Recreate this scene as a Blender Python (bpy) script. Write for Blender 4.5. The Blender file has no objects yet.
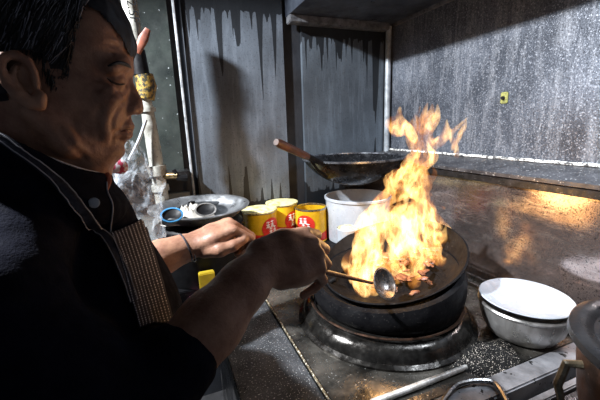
import bpy, bmesh, math, random
import numpy as np
from math import sin, cos, pi, radians
from mathutils import Vector, Matrix, noise
from mathutils.bvhtree import BVHTree
random.seed(7)
S = bpy.context.scene
COL = S.collection
# ------------------------------------------------------------------ camera
F = 340.0
EYE = Vector((0, 0, 1.45))
R3 = Matrix(((0.92665476, 0.11206251, -0.35882163),
             (-0.37421787, 0.18443595, -0.90881482),
             (-0.03566446, 0.97643503, 0.21284424)))
cd = bpy.data.cameras.new('camera'); cam = bpy.data.objects.new('camera', cd); COL.objects.link(cam)
cd.sensor_width = 36; cd.lens = F / 600 * 36; cd.clip_start = .02
M4 = R3.to_4x4(); M4.translation = EYE; cam.matrix_world = M4
S.camera = cam
S.view_settings.view_transform = 'Standard'; S.view_settings.look = 'None'
S.view_settings.gamma = 1; S.view_settings.exposure = 0
# ------------------------------------------------------------------ world, lights
w = bpy.data.worlds.new('world'); S.world = w; w.use_nodes = True
w.node_tree.nodes['Background'].inputs[0].default_value = (.62, .72, .9, 1)
w.node_tree.nodes['Background'].inputs[1].default_value = .085
def lamp(name, kind, loc, tgt, energy, color, **k):
    l = bpy.data.lights.new(name, kind); l.energy = energy; l.color = color
    for a, b in k.items(): setattr(l, a, b)
    o = bpy.data.objects.new(name, l); COL.objects.link(o); o.location = loc
    if tgt is not None: o.rotation_euler = (Vector(tgt) - Vector(loc)).to_track_quat('-Z', 'Y').to_euler()
    return o
# daylight falling in over the cook's back through the open side
lamp('daylight_beam', 'SPOT', (-1.0, 1.0, 2.5), (.62, .95, 1.0), 530, (.93, .96, 1), spot_size=radians(75), spot_blend=.3, shadow_soft_size=.04)
# added fill light, out of view below the hood, brightening the right side
lamp('fill_light', 'AREA', (.93, .42, 1.93), (1.02, 1.0, 1.0), 6.5, (.82, .9, 1), size=.35, spread=radians(95))
lamp('fire_light', 'POINT', (.66, .86, 1.17), None, 3.0, (1, .55, .2), shadow_soft_size=.09)
lamp('fire_light_upper', 'POINT', (.76, .93, 1.36), None, 1.3, (1, .5, .18), shadow_soft_size=.05)

def pt(u, v, x=None, y=None, z=None):
    """measured point of the place: sight line u,v met with a plane"""
    d = R3 @ Vector((u - 300, 200 - v, -F))
    if y is not None: k = y / d.y
    elif x is not None: k = x / d.x
    else: k = (z - EYE.z) / d.z
    return EYE + d * k
def sight(u, v): return (R3 @ Vector((u - 300, 200 - v, -F))).normalized()
# ------------------------------------------------------------------ materials
MATS = {}
def N(nt, t, **k):
    n = nt.nodes.new(t)
    for a, b in k.items():
        if a.startswith('i_'): n.inputs[a[2:]].default_value = b
        else: setattr(n, a, b)
    return n
def ramp(nt, fac, stops, interp='LINEAR'):
    r = nt.nodes.new('ShaderNodeValToRGB'); r.color_ramp.interpolation = interp
    e = r.color_ramp.elements
    while len(e) < len(stops): e.new(.5)
    for q, (p, c) in zip(e, stops):
        q.position = p; q.color = (c, c, c, 1) if isinstance(c, (int, float)) else (*c, 1)
    nt.links.new(fac, r.inputs[0]); return r.outputs[0]
def mth(nt, op, a, b=None, c=None, clamp=False):
    n = nt.nodes.new('ShaderNodeMath'); n.operation = op; n.use_clamp = clamp
    for i, x in enumerate((a, b, c)):
        if x is None: continue
        if isinstance(x, (int, float)): n.inputs[i].default_value = x
        else: nt.links.new(x, n.inputs[i])
    return n.outputs[0]
def mixc(nt, f, a, b):
    n = nt.nodes.new('ShaderNodeMix'); n.data_type = 'RGBA'
    for i, x in ((0, f), (6, a), (7, b)):
        if isinstance(x, (int, float)): n.inputs[i].default_value = x
        elif isinstance(x, tuple): n.inputs[i].default_value = (*x, 1)
        else: nt.links.new(x, n.inputs[i])
    return n.outputs[2]
def coords(nt, scale=(1, 1, 1), kind='Object'):
    tc = nt.nodes.new('ShaderNodeTexCoord'); mp = nt.nodes.new('ShaderNodeMapping')
    mp.inputs['Scale'].default_value = scale; nt.links.new(tc.outputs[kind], mp.inputs[0]); return mp.outputs[0]
def nz(nt, vec, scale, detail=4, rough=.6, dist=0):
    n = N(nt, 'ShaderNodeTexNoise'); n.inputs['Scale'].default_value = scale; n.inputs['Detail'].default_value = detail
    n.inputs['Roughness'].default_value = rough; n.inputs['Distortion'].default_value = dist
    nt.links.new(vec, n.inputs['Vector']); return n.outputs[0]
def base(name):
    m = bpy.data.materials.new(name); m.use_nodes = True; nt = m.node_tree
    return m, nt, nt.nodes['Principled BSDF']
def bump(nt, b, h, strength, dist=.002):
    n = nt.nodes.new('ShaderNodeBump'); n.inputs['Strength'].default_value = strength; n.inputs['Distance'].default_value = dist
    nt.links.new(h, n.inputs['Height']); nt.links.new(n.outputs[0], b.inputs['Normal'])
def mat(name, c1, c2=None, rough=.5, metal=0, scale=12, lo=.35, hi=.65, bmp=0, bscale=120, stretch=(1, 1, 1), rvar=.15, spec=.5, speck=None, spk=(.68, .72), sscale=260, sub=0):
    if name in MATS: return MATS[name]
    m, nt, b = base(name)
    c2 = c2 or tuple(x * .6 for x in c1)
    v = coords(nt, stretch)
    n = nz(nt, v, scale, 6, .65)
    col = ramp(nt, n, [(lo, c2), (hi, c1)])
    if speck:
        s = nz(nt, coords(nt), sscale, 2, .5)
        col = mixc(nt, ramp(nt, s, [(spk[0], 0), (spk[1], 1)]), col, speck)
    nt.links.new(col, b.inputs['Base Color'])
    b.inputs['Metallic'].default_value = metal
    b.inputs['Specular IOR Level'].default_value = spec
    r = ramp(nt, nz(nt, v, scale * 2.3, 4), [(.3, max(.03, rough - rvar)), (.7, min(1, rough + rvar))])
    nt.links.new(r, b.inputs['Roughness'])
    if sub: b.inputs['Subsurface Weight'].default_value = sub; b.inputs['Subsurface Radius'].default_value = (.01, .004, .002)
    if bmp: bump(nt, b, nz(nt, v, bscale, 3), bmp)
    MATS[name] = m; return m
steel = mat('worn_steel', (.34, .34, .35), (.10, .095, .09), .3, .9, 9, bmp=.25, bscale=160, speck=(.02, .02, .02), sscale=110)
steel_dark = mat('sooty_steel', (.12, .12, .125), (.02, .02, .022), .33, .85, 14, bmp=.4, bscale=140, speck=(.4, .4, .42), sscale=210, spk=(.68, .74))
steel_bright = mat('brushed_bowl_steel', (.62, .61, .6), (.36, .35, .33), .38, .8, 22, stretch=(1, 1, .12))
iron = mat('blackened_iron', (.009, .009, .010), (.003, .003, .004), .5, 0, 18, bmp=.6, bscale=90, speck=(.06, .055, .05), sscale=180, spk=(.66, .78), spec=.08)
skin = mat('tanned_skin', (.42, .23, .15), (.24, .115, .075), .48, 0, 26, bmp=.4, bscale=220, sub=.03, spec=.35, rvar=.08)
lipm = mat('lip_skin', (.25, .085, .06), (.16, .05, .04), .45, 0, 40)
cloth = mat('navy_cloth', (.006, .007, .015), (.003, .0035, .008), .9, 0, 30, bmp=.5, bscale=300, spec=.06)
piping = mat('pale_piping', (.52, .52, .56), (.3, .3, .34), .8, 0, 60)
hairm = mat('dark_hair', (.022, .02, .022), (.006, .006, .008), .45, 0, 30, stretch=(1, 1, 1))
hairg = mat('grey_highlit_hair', (.34, .33, .38), (.12, .12, .14), .45, 0, 60)  # grey streaks, made paler and bluish to paint in the hair's highlights
white = mat('white_enamel', (.48, .52, .57), (.36, .39, .43), .25, 0, 7, speck=(.1, .1, .1), sscale=160, spk=(.7, .74))
blackp = mat('black_plastic', (.009, .009, .010), (.005, .005, .006), .5, 0, 20, spec=.2)
wood = mat('charred_wood', (.10, .035, .018), (.02, .01, .007), .45, 0, 20, stretch=(1, 1, 1))
orange = mat('orange_tape', (.34, .11, .06), (.12, .04, .03), .5, 0, 30)
ochre = mat('ochre_tape', (.34, .22, .04), (.03, .03, .02), .5, 0, 60, lo=.45, hi=.55)
brass = mat('old_brass', (.3, .2, .08), (.05, .04, .03), .4, .8, 50)
pipem = mat('grimy_white_pipe', (.42, .42, .38), (.12, .11, .09), .45, 0, 18, lo=.3, hi=.55, speck=(.03, .03, .02), sscale=150, spk=(.66, .7))
floorm = mat('dark_floor', (.05, .05, .055), (.02, .02, .02), .5, 0, 6, bmp=.3)
ceilm = mat('sooted_ceiling', (.10, .12, .16), (.04, .05, .07), .7, 0, 5)
rust = mat('rusty_pot', (.15, .075, .045), (.04, .025, .02), .45, .4, 12, bmp=.4, bscale=90, speck=(.5, .4, .3), sscale=190, spk=(.7, .75))
darkpanel = mat('dark_green_panel', (.045, .055, .05), (.018, .022, .022), .35, 0, 6, bmp=.2, speck=(.35, .38, .4), sscale=70, spk=(.7, .73))
greypanel = mat('pale_grey_panel', (.30, .31, .29), (.14, .14, .13), .5, 0, 8)
yellowp = mat('yellow_paper', (.72, .55, .04), (.5, .36, .03), .5)
pinkp = mat('pink_paper', (.62, .2, .32), (.4, .12, .2), .5)
redm = mat('can_red', (.6, .035, .02), (.4, .02, .015), .3, 0, 14)
yel = mat('can_yellow', (.78, .48, .015), (.5, .28, .01), .28, 0, 10)
tin = mat('can_tin', (.6, .55, .4), (.3, .27, .18), .3, .9, 30)
cream = mat('cream_paper', (.85, .78, .42), (.45, .4, .16), .6, 0, 30, lo=.42, hi=.52)
whitepaint = mat('white_print', (.85, .84, .8), (.7, .7, .68), .5)
bluem = mat('blue_plastic', (.05, .25, .5), (.03, .12, .25), .35)
paperm = mat('crumpled_paper', (.7, .68, .62), (.4, .38, .34), .7, 0, 12, bmp=.5, bscale=40)
foodm = mat('stir_fry', (.26, .11, .06), (.07, .03, .02), .4, 0, 60)
grit = mat('scouring_grit', (.012, .012, .012), (.004, .004, .004), .7, 0, 60, bmp=1, bscale=260, speck=(.75, .68, .6), sscale=300, spk=(.63, .67), spec=.15)

def wall_right_mat():
    m, nt, b = base('streaked_sheet_steel'); v = coords(nt)
    big = nz(nt, v, 2.2, 5, .6, .4)
    st = nz(nt, coords(nt, (1, 1, .14)), 26, 6, .7, .6)
    fine = nz(nt, coords(nt), 190, 2)
    c = ramp(nt, big, [(.3, (.022, .027, .038)), (.7, (.16, .18, .22))])
    c = mixc(nt, ramp(nt, st, [(.48, 0), (.72, .55)]), c, (.36, .38, .42))
    c = mixc(nt, ramp(nt, fine, [(.57, 0), (.70, .6)]), c, (.45, .48, .54))
    c = mixc(nt, ramp(nt, fine, [(.34, .7), (.44, 0)]), c, (.012, .014, .02))
    nt.links.new(c, b.inputs['Base Color']); b.inputs['Metallic'].default_value = .35
    nt.links.new(ramp(nt, st, [(.3, .35), (.7, .55)]), b.inputs['Roughness'])
    bump(nt, b, fine, .5, .002); return m
def splash_mat():
    m, nt, b = base('scoured_splash_steel'); v = coords(nt)
    big = nz(nt, v, 3.2, 5, .6, .3); fine = nz(nt, v, 230, 2); sc = nz(nt, coords(nt, (1, .35, 1.4)), 30, 5, .7, 1.5)
    c = ramp(nt, big, [(.35, (.16, .15, .155)), (.65, (.42, .34, .32))])
    c = mixc(nt, ramp(nt, sc, [(.5, 0), (.68, .6)]), c, (.55, .53, .52))
    c = mixc(nt, ramp(nt, fine, [(.36, .75), (.44, 0)]), c, (.03, .025, .03))
    nt.links.new(c, b.inputs['Base Color']); b.inputs['Metallic'].default_value = .85
    nt.links.new(ramp(nt, sc, [(.3, .07), (.7, .2)]), b.inputs['Roughness'])
    bump(nt, b, fine, .12, .001); return m
def drip_mat(name, ztop, zbot, seed, tint=(.14, .165, .20)):
    m, nt, b = base(name)
    tc = nt.nodes.new('ShaderNodeTexCoord'); sp = nt.nodes.new('ShaderNodeSeparateXYZ'); nt.links.new(tc.outputs['Object'], sp.inputs[0])
    X, Z = sp.outputs[0], sp.outputs[2]
    def spikes(freq, s, lo, hi):
        n = N(nt, 'ShaderNodeTexNoise', noise_dimensions='1D'); n.inputs['Scale'].default_value = freq
        n.inputs['Detail'].default_value = 1.5; nt.links.new(mth(nt, 'ADD', X, s), n.inputs['W'])
        return mth(nt, 'POWER', ramp(nt, n.outputs[0], [(lo, 0), (hi, 1)]), 1.6)
    wob = mth(nt, 'MULTIPLY', nz(nt, coords(nt), 60, 3), .03)
    L1 = mth(nt, 'ADD', mth(nt, 'MULTIPLY', spikes(17, seed, .48, .86), .85), .035)
    L1 = mth(nt, 'ADD', L1, mth(nt, 'MULTIPLY', spikes(41, seed + 9, .5, .85), .3))
    m1 = mth(nt, 'GREATER_THAN', mth(nt, 'ADD', Z, mth(nt, 'ADD', L1, wob)), ztop)
    L2 = mth(nt, 'MULTIPLY', spikes(23, seed + 31, .5, .85), .4)
    m2 = mth(nt, 'LESS_THAN', mth(nt, 'SUBTRACT', Z, mth(nt, 'ADD', L2, wob)), zbot)
    dark = mth(nt, 'MAXIMUM', m1, m2)
    fine = nz(nt, coords(nt), 170, 2); st = nz(nt, coords(nt, (1, 1, .1)), 34, 5, .7)
    c = ramp(nt, nz(nt, coords(nt), 5, 5, .6), [(.3, tuple(t * .55 for t in tint)), (.7, tint)])
    c = mixc(nt, ramp(nt, st, [(.5, 0), (.7, .45)]), c, tuple(t * 1.7 for t in tint))
    c = mixc(nt, ramp(nt, fine, [(.32, .5), (.42, 0)]), c, (.03, .03, .035))
    c = mixc(nt, mth(nt, 'MULTIPLY', dark, .9), c, (.006, .007, .009))
    nt.links.new(c, b.inputs['Base Color']); b.inputs['Roughness'].default_value = .5; b.inputs['Metallic'].default_value = .3
    bump(nt, b, fine, .4, .002); return m
def apron_mat():
    m, nt, b = base('striped_knit')
    v = coords(nt)
    w1 = N(nt, 'ShaderNodeTexWave', wave_type='BANDS', bands_direction='X'); w1.inputs['Scale'].default_value = 1; w1.inputs['Distortion'].default_value = .6
    tc = nt.nodes.new('ShaderNodeTexCoord'); sp = nt.nodes.new('ShaderNodeSeparateXYZ'); nt.links.new(tc.outputs['UV'], sp.inputs[0])
    a = mth(nt, 'SINE', mth(nt, 'MULTIPLY', sp.outputs[0], 2 * pi * 10)); bb = mth(nt, 'SINE', mth(nt, 'MULTIPLY', sp.outputs[1], 2 * pi * 42))
    f = mth(nt, 'MULTIPLY', ramp(nt, a, [(.45, 0), (.75, 1)]), ramp(nt, bb, [(.3, .15), (.6, 1)]))
    nn = nz(nt, v, 150, 2)
    f = mth(nt, 'MULTIPLY', f, ramp(nt, nn, [(.35, .3), (.6, 1)]))
    nt.links.new(mixc(nt, f, (.03, .026, .032), (.9, .86, .9)), b.inputs['Base Color']); b.inputs['Roughness'].default_value = .9
    return m
def bag_mat():
    m, nt, b = base('clear_plastic_bag')
    c = ramp(nt, nz(nt, coords(nt), 30, 4), [(.4, (.55, .62, .7)), (.6, (.85, .9, .95))])
    nt.links.new(c, b.inputs['Base Color']); b.inputs['Roughness'].default_value = .2
    al = ramp(nt, nz(nt, coords(nt, (1, 1, .6)), 34, 5, .6, 1), [(.38, .06), (.66, .5)])
    nt.links.new(al, b.inputs['Alpha']); b.inputs['Emission Strength'].default_value = 0
    bump(nt, b, nz(nt, coords(nt), 40, 3), .8, .01); return m
def flame_mat(name, s=1.0, thresh=.42):
    m = bpy.data.materials.new(name); m.use_nodes = True; nt = m.node_tree; nt.nodes.clear()
    out = nt.nodes.new('ShaderNodeOutputMaterial'); em = nt.nodes.new('ShaderNodeEmission'); tr = nt.nodes.new('ShaderNodeBsdfTransparent'); mx = nt.nodes.new('ShaderNodeMixShader')
    tc = nt.nodes.new('ShaderNodeTexCoord'); mp = nt.nodes.new('ShaderNodeMapping'); mp.inputs['Scale'].default_value = (1, 1, 1)
    nt.links.new(tc.outputs['UV'], mp.inputs[0])
    sp = nt.nodes.new('ShaderNodeSeparateXYZ'); nt.links.new(tc.outputs['UV'], sp.inputs[0])
    n1 = nz(nt, coords(nt, (1, 1, .45)), 24, 4, .55, 1.6)
    n2 = nz(nt, coords(nt, (1, 1, .5)), 60, 3, .6, 1.5)
    hot = mth(nt, 'ADD', mth(nt, 'MULTIPLY', n1, .7), mth(nt, 'MULTIPLY', n2, .3))
    fade = ramp(nt, sp.outputs[1], [(0, .75), (.25, 1), (.7, .85), (1, .3)])
    hh = mth(nt, 'MULTIPLY', hot, fade)
    c = ramp(nt, hh, [(.22, (.6, .13, .02)), (.35, (1, .36, .07)), (.44, (1, .62, .22)), (.54, (1, .88, .56))])
    nt.links.new(c, em.inputs[0]); em.inputs[1].default_value = s
    a = ramp(nt, hh, [(thresh - .14, .04), (thresh, .42), (thresh + .14, .9)])
    nt.links.new(a, mx.inputs[0]); nt.links.new(tr.outputs[0], mx.inputs[1]); nt.links.new(em.outputs[0], mx.inputs[2]); nt.links.new(mx.outputs[0], out.inputs[0])
    return m
# ------------------------------------------------------------------ mesh helpers
def link(name, bm, m, parent=None, smooth=True, **props):
    me = bpy.data.meshes.new(name)
    if isinstance(bm, bpy.types.Mesh): me = bm; me.name = name
    else: bm.normal_update(); bm.to_mesh(me); bm.free()
    me.materials.clear(); me.materials.append(m)
    if smooth:
        me.polygons.foreach_set('use_smooth', [True] * len(me.polygons))
        try: me.set_sharp_from_angle(angle=radians(38))
        except Exception: pass
    o = bpy.data.objects.new(name, me); COL.objects.link(o)
    if parent: o.parent = parent
    for k, v in props.items(): o[k] = v
    return o
def thing(name, label, cat, loc=(0, 0, 0), rot=(0, 0, 0), group=None):
    o = bpy.data.objects.new(name, None); COL.objects.link(o); o.location = loc; o.rotation_euler = rot; o.empty_display_size = .05
    o['label'] = label; o['category'] = cat
    if group: o['group'] = group
    return o
def T(o, label, cat, group=None):
    o['label'] = label; o['category'] = cat
    if group: o['group'] = group
    return o
def box(bm, x0, x1, y0, y1, z0, z1, bev=0):
    r = bmesh.ops.create_cube(bm, size=1, matrix=Matrix.Translation(((x0 + x1) / 2, (y0 + y1) / 2, (z0 + z1) / 2)) @ Matrix.Diagonal((x1 - x0, y1 - y0, z1 - z0, 1)))
    if bev:
        es = list({e for v in r['verts'] for e in v.link_edges})
        bmesh.ops.bevel(bm, geom=es, offset=bev, segments=2, affect='EDGES')
    return bm
def B(*a, **k): return box(bmesh.new(), *a, **k)
def lathe(bm, prof, n=64, c=(0, 0, 0), closed=False):
    rings = []
    for r, z in prof:
        if r < 1e-5: rings.append([bm.verts.new((c[0], c[1], c[2] + z))])
        else: rings.append([bm.verts.new((c[0] + r * cos(2 * pi * i / n), c[1] + r * sin(2 * pi * i / n), c[2] + z)) for i in range(n)])
    pairs = list(zip(rings, rings[1:]))
    if closed: pairs.append((rings[-1], rings[0]))
    for a, b in pairs:
        for i in range(n):
            j = (i + 1) % n
            if len(a) == 1 and len(b) == 1: continue
            if len(a) == 1: bm.faces.new((a[0], b[j], b[i]))
            elif len(b) == 1: bm.faces.new((a[i], a[j], b[0]))
            else: bm.faces.new((a[i], a[j], b[j], b[i]))
    bmesh.ops.recalc_face_normals(bm, faces=bm.faces)
    return bm
def LA(prof, **k): return lathe(bmesh.new(), prof, **k)
def tube(bm, pts, rad, n=10, cap=True, flat=1.0, uv=None):
    pts = [Vector(p) for p in pts]
    if not isinstance(rad, (list, tuple)): rad = [rad] * len(pts)
    rings = []; nrm = None
    for i, p in enumerate(pts):
        t = (pts[min(i + 1, len(pts) - 1)] - pts[max(i - 1, 0)])
        if t.length < 1e-9: t = Vector((0, 0, 1))
        t.normalize()
        if nrm is None:
            nrm = t.cross(Vector((0, 1, 0)))
            if nrm.length < .1: nrm = t.cross(Vector((1, 0, 0)))
        nrm = (nrm - t * nrm.dot(t)).normalized(); b = t.cross(nrm)
        rings.append([bm.verts.new(p + rad[i] * (cos(2 * pi * k / n) * nrm + flat * sin(2 * pi * k / n) * b)) for k in range(n)])
    L = len(rings)
    for q, (a, b) in enumerate(zip(rings, rings[1:])):
        for i in range(n):
            f = bm.faces.new((a[i], a[(i + 1) % n], b[(i + 1) % n], b[i]))
            if uv:
                for lp, (uu, vv) in zip(f.loops, ((i / n, q), ((i + 1) / n, q), ((i + 1) / n, q + 1), (i / n, q + 1))): lp[uv].uv = (uu, vv / (L - 1))
    if cap:
        bm.faces.new(rings[0][::-1]); bm.faces.new(rings[-1])
    return bm
def TU(*a, **k): return tube(bmesh.new(), *a, **k)
def spline(pts, n):
    pts = [Vector(p) for p in pts]; out = []
    P = [pts[0] * 2 - pts[1]] + pts + [pts[-1] * 2 - pts[-2]]
    for i in range(n):
        s = i / (n - 1) * (len(pts) - 1); k = min(int(s), len(pts) - 2); t = s - k
        a, b, c, d = P[k:k + 4]
        out.append(.5 * ((2 * b) + (c - a) * t + (2 * a - 5 * b + 4 * c - d) * t * t + (3 * b - a - 3 * c + d) * t ** 3))
    return out
class Sdf:
    """solid field: primitives blended smoothly on a grid, meshed with surface nets"""
    def __init__(s, lo, hi, h, k=.01):
        s.h = h; s.k = k; s.lo = np.array(lo, np.float32); s.n = (np.ceil((np.array(hi) - np.array(lo)) / h)).astype(int) + 1
        s.g = np.full(tuple(s.n), 1.0, np.float32)
    def put(s, blo, bhi, fn, sub=False):
        k = s.k; m = k + 2.5 * s.h
        a = np.maximum(0, np.floor((np.array(blo) - m - s.lo) / s.h).astype(int)); b = np.minimum(s.n, np.ceil((np.array(bhi) + m - s.lo) / s.h).astype(int) + 1)
        if (b <= a).any(): return
        X, Y, Z = [(s.lo[i] + s.h * np.arange(a[i], b[i])).astype(np.float32) for i in range(3)]
        d = fn(X[:, None, None], Y[None, :, None], Z[None, None, :])
        sl = (slice(a[0], b[0]), slice(a[1], b[1]), slice(a[2], b[2])); g = s.g[sl]
        if sub: g, d = -g, d
        hh = np.maximum(k - np.abs(g - d), 0) / k
        r = np.minimum(g, d) - hh * hh * k * .25
        s.g[sl] = -r if sub else r
    def ell(s, c, r, rot=None, sub=False):
        c = Vector(c); Q = np.array(rot.transposed() if rot else Matrix.Identity(3), dtype=np.float32); R = max(r)
        def fn(X, Y, Z):
            x, y, z = X - c.x, Y - c.y, Z - c.z
            p = [Q[i, 0] * x + Q[i, 1] * y + Q[i, 2] * z for i in range(3)]
            k0 = np.sqrt(sum((p[i] / r[i]) ** 2 for i in range(3))); k1 = np.sqrt(sum((p[i] / r[i] ** 2) ** 2 for i in range(3))) + 1e-6
            return k0 * (k0 - 1) / k1
        s.put([c.x - R, c.y - R, c.z - R], [c.x + R, c.y + R, c.z + R], fn, sub)
    def cap(s, a, ra, b, rb, sub=False):
        a = Vector(a); b = Vector(b); d = b - a; L = max(d.length_squared, 1e-9); R = max(ra, rb)
        def fn(X, Y, Z):
            x, y, z = X - a.x, Y - a.y, Z - a.z
            t = np.clip((x * d.x + y * d.y + z * d.z) / L, 0, 1)
            return np.sqrt((x - t * d.x) ** 2 + (y - t * d.y) ** 2 + (z - t * d.z) ** 2) - (ra + (rb - ra) * t)
        s.put([min(a[i], b[i]) - R for i in range(3)], [max(a[i], b[i]) + R for i in range(3)], fn, sub)
    def val(s, p):
        q = [int(round((p[i] - float(s.lo[i])) / s.h)) for i in range(3)]
        return float(s.g[tuple(q)]) if all(0 <= q[i] < s.n[i] for i in range(3)) else 1.0
    def hit(s, o, d, t0=.2, t1=2.0):
        t = t0
        while t < t1:
            if s.val(o + d * t) < 0: return o + d * (t - s.h * .5)
            t += s.h * .5
    def mesh(s, name, smooth=2):
        g = s.g; sg = g < 0; nx, ny, nz = g.shape
        c0 = np.zeros((nx - 1, ny - 1, nz - 1), np.uint8)
        for i in (0, 1):
            for j in (0, 1):
                for k in (0, 1): c0 += sg[i:nx - 1 + i, j:ny - 1 + j, k:nz - 1 + k]
        idx = np.argwhere((c0 > 0) & (c0 < 8)); del c0
        I, J, Kk = idx.T; acc = np.zeros((len(idx), 3)); cnt = np.zeros(len(idx))
        cv = {(i, j, k): g[I + i, J + j, Kk + k].astype(np.float64) for i in (0, 1) for j in (0, 1) for k in (0, 1)}
        for p in cv:
            for ax in range(3):
                if p[ax]: continue
                q = list(p); q[ax] = 1; q = tuple(q); A_, B_ = cv[p], cv[q]; m = (A_ < 0) != (B_ < 0)
                t = np.where(m, A_ / np.where(m, A_ - B_, 1), 0)
                for e in range(3): acc[:, e] += np.where(m, p[e] + (t if e == ax else 0), 0)
                cnt += m
        P = (idx + acc / cnt[:, None]) * s.h + s.lo
        vid = np.full((nx - 1, ny - 1, nz - 1), -1, np.int32); vid[I, J, Kk] = np.arange(len(idx))
        quads = []
        for ax in range(3):
            u, v = (ax + 1) % 3, (ax + 2) % 3
            A_ = [slice(1, -1)] * 3; B_ = [slice(1, -1)] * 3; A_[ax] = slice(0, -1); B_[ax] = slice(1, None)
            a, b = sg[tuple(A_)], sg[tuple(B_)]; e = np.argwhere(a != b)
            fl = a[tuple(e.T)]
            off = np.ones(3, int); off[ax] = 0; e = e + off
            def vi(du, dv):
                w_ = e.copy(); w_[:, u] -= du; w_[:, v] -= dv; return vid[tuple(w_.T)]
            q = np.stack([vi(1, 1), vi(0, 1), vi(0, 0), vi(1, 0)], 1)
            q[~fl] = q[~fl][:, ::-1]; quads.append(q)
        Q = np.concatenate(quads); Q = Q[(Q >= 0).all(1)]
        for _ in range(smooth):
            i0 = Q.ravel(); i1 = np.roll(Q, -1, 1).ravel(); n_ = np.bincount(i0, minlength=len(P)) + np.bincount(i1, minlength=len(P))
            av = np.stack([np.bincount(i0, P[i1, e], len(P)) + np.bincount(i1, P[i0, e], len(P)) for e in range(3)], 1) / np.maximum(n_, 1)[:, None]
            P = P * .5 + av * .5
        me = bpy.data.meshes.new(name); me.vertices.add(len(P)); me.vertices.foreach_set('co', P.astype(np.float32).ravel())
        me.loops.add(len(Q) * 4); me.loops.foreach_set('vertex_index', Q.astype(np.int32).ravel())
        me.polygons.add(len(Q)); me.polygons.foreach_set('loop_start', np.arange(0, len(Q) * 4, 4, dtype=np.int32))
        me.update(calc_edges=True); return me
def ell(bm, c, r, rot=None, seg=20, sub=False):
    if isinstance(bm, Sdf): return bm.ell(c, r, rot, sub)
    m = Matrix.Translation(c) @ (rot.to_4x4() if rot else Matrix()) @ Matrix.Diagonal((*r, 1))
    bmesh.ops.create_uvsphere(bm, u_segments=seg, v_segments=seg // 2 + 2, radius=1, matrix=m)
def chain(bm, nodes, n=14, sub=False):
    """tapered limb: list of (point, radius)"""
    if isinstance(bm, Sdf):
        for (a, ra), (b, rb) in zip(nodes, nodes[1:]): bm.cap(a, ra, b, rb, sub)
        return
    for (a, ra), (b, rb) in zip(nodes, nodes[1:]):
        a = Vector(a); b = Vector(b); d = b - a
        if d.length < 1e-6: continue
        k = max(2, int(d.length / .02) + 1)
        tube(bm, [a.lerp(b, i / k) for i in range(k + 1)], [ra + (rb - ra) * i / k for i in range(k + 1)], n)
    for p, r in nodes: ell(bm, Vector(p), (r, r, r), seg=n)
def fuse(name, sd, m, parent=None, disp=None, smooth=2, **props):
    me = sd.mesh(name, smooth)
    if disp:
        n = len(me.vertices); co = np.empty(n * 3, np.float32); no = np.empty(n * 3, np.float32)
        me.vertices.foreach_get('co', co); me.vertices.foreach_get('normal', no); co = co.reshape(-1, 3)
        dd = np.array([disp(Vector(c)) for c in co.tolist()], np.float32)
        me.vertices.foreach_set('co', (co + no.reshape(-1, 3) * dd[:, None]).ravel()); me.update()
    me.polygons.foreach_set('use_smooth', [True] * len(me.polygons))
    o = link(name, me, m, parent, smooth=False, **props)
    return o
def bvh_of(o):
    return BVHTree.FromPolygons([v.co.copy() for v in o.data.vertices], [list(p.vertices) for p in o.data.polygons])
def onto(bvh, u, v, off):
    d = sight(u, v); h = bvh.ray_cast(EYE, d)
    return (h[0] + (h[1] if h[1].dot(d) < 0 else -h[1]) * off) if h[0] else None
# ------------------------------------------------------------------ the room
K = 'structure'
TOP = .85; SH = .89
link('floor', B(-1.9, 1.6, -1.2, 1.9, -.05, 0), floorm, kind=K)
link('ceiling', B(-1.9, 1.6, -1.2, 1.9, 2.75, 2.8), ceilm, kind=K)
link('wall_back', B(-1.9, 1.4, 1.72, 1.8, 0, 2.75), mat('soot_wall', (.02, .023, .03), (.008, .009, .012), .6, 0, 8, bmp=.4), kind=K)
link('wall_right', B(1.24, 1.32, -1.2, 1.72, 0, 2.75), wall_right_mat(), kind=K)
# two dripping sheets on the back wall
def sheet(name, u0, u1, z0, z1, m, y=1.70):
    x0 = pt(u0, 100, y=1.69).x; x1 = pt(u1, 100, y=1.69).x
    link(name, B(x0, x1, y - .004, y + .018, z0, z1), m, kind=K, smooth=False)
sheet('trim_1', 190, 286, SH, 2.74, drip_mat('dripping_sheet_left', 2.03, 1.06, 3.3))
sheet('trim_2', 304, 384, SH, 1.965, drip_mat('dripping_sheet_right', 1.94, 1.08, 41.7, (.11, .135, .165)))
link('trim_3', TU([(.118, 1.672, SH), (.108, 1.672, 2.74)], .006, 6), mat('pale_edge', (.4, .42, .44), (.15, .16, .17), .5, 0, 40), kind=K)
# dark panel, recess and pale panel behind the cook
link('trim_4', B(-1.9, .085, 1.685, 1.715, 1.27, 2.74), darkpanel, kind=K)
link('trim_5', B(-.4, .10, 1.60, 1.715, 1.245, 1.27), steel_dark, kind=K)
link('trim_6', B(-1.9, .10, 1.685, 1.715, .3, 1.16), greypanel, kind=K)
# corner pipe
link('trim_7', TU([(1.215, 1.672, SH), (1.215, 1.672, 1.96)], .016, 12), mat('corner_conduit', (.42, .46, .5), (.2, .22, .24), .4, .2, 20), kind=K)
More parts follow.
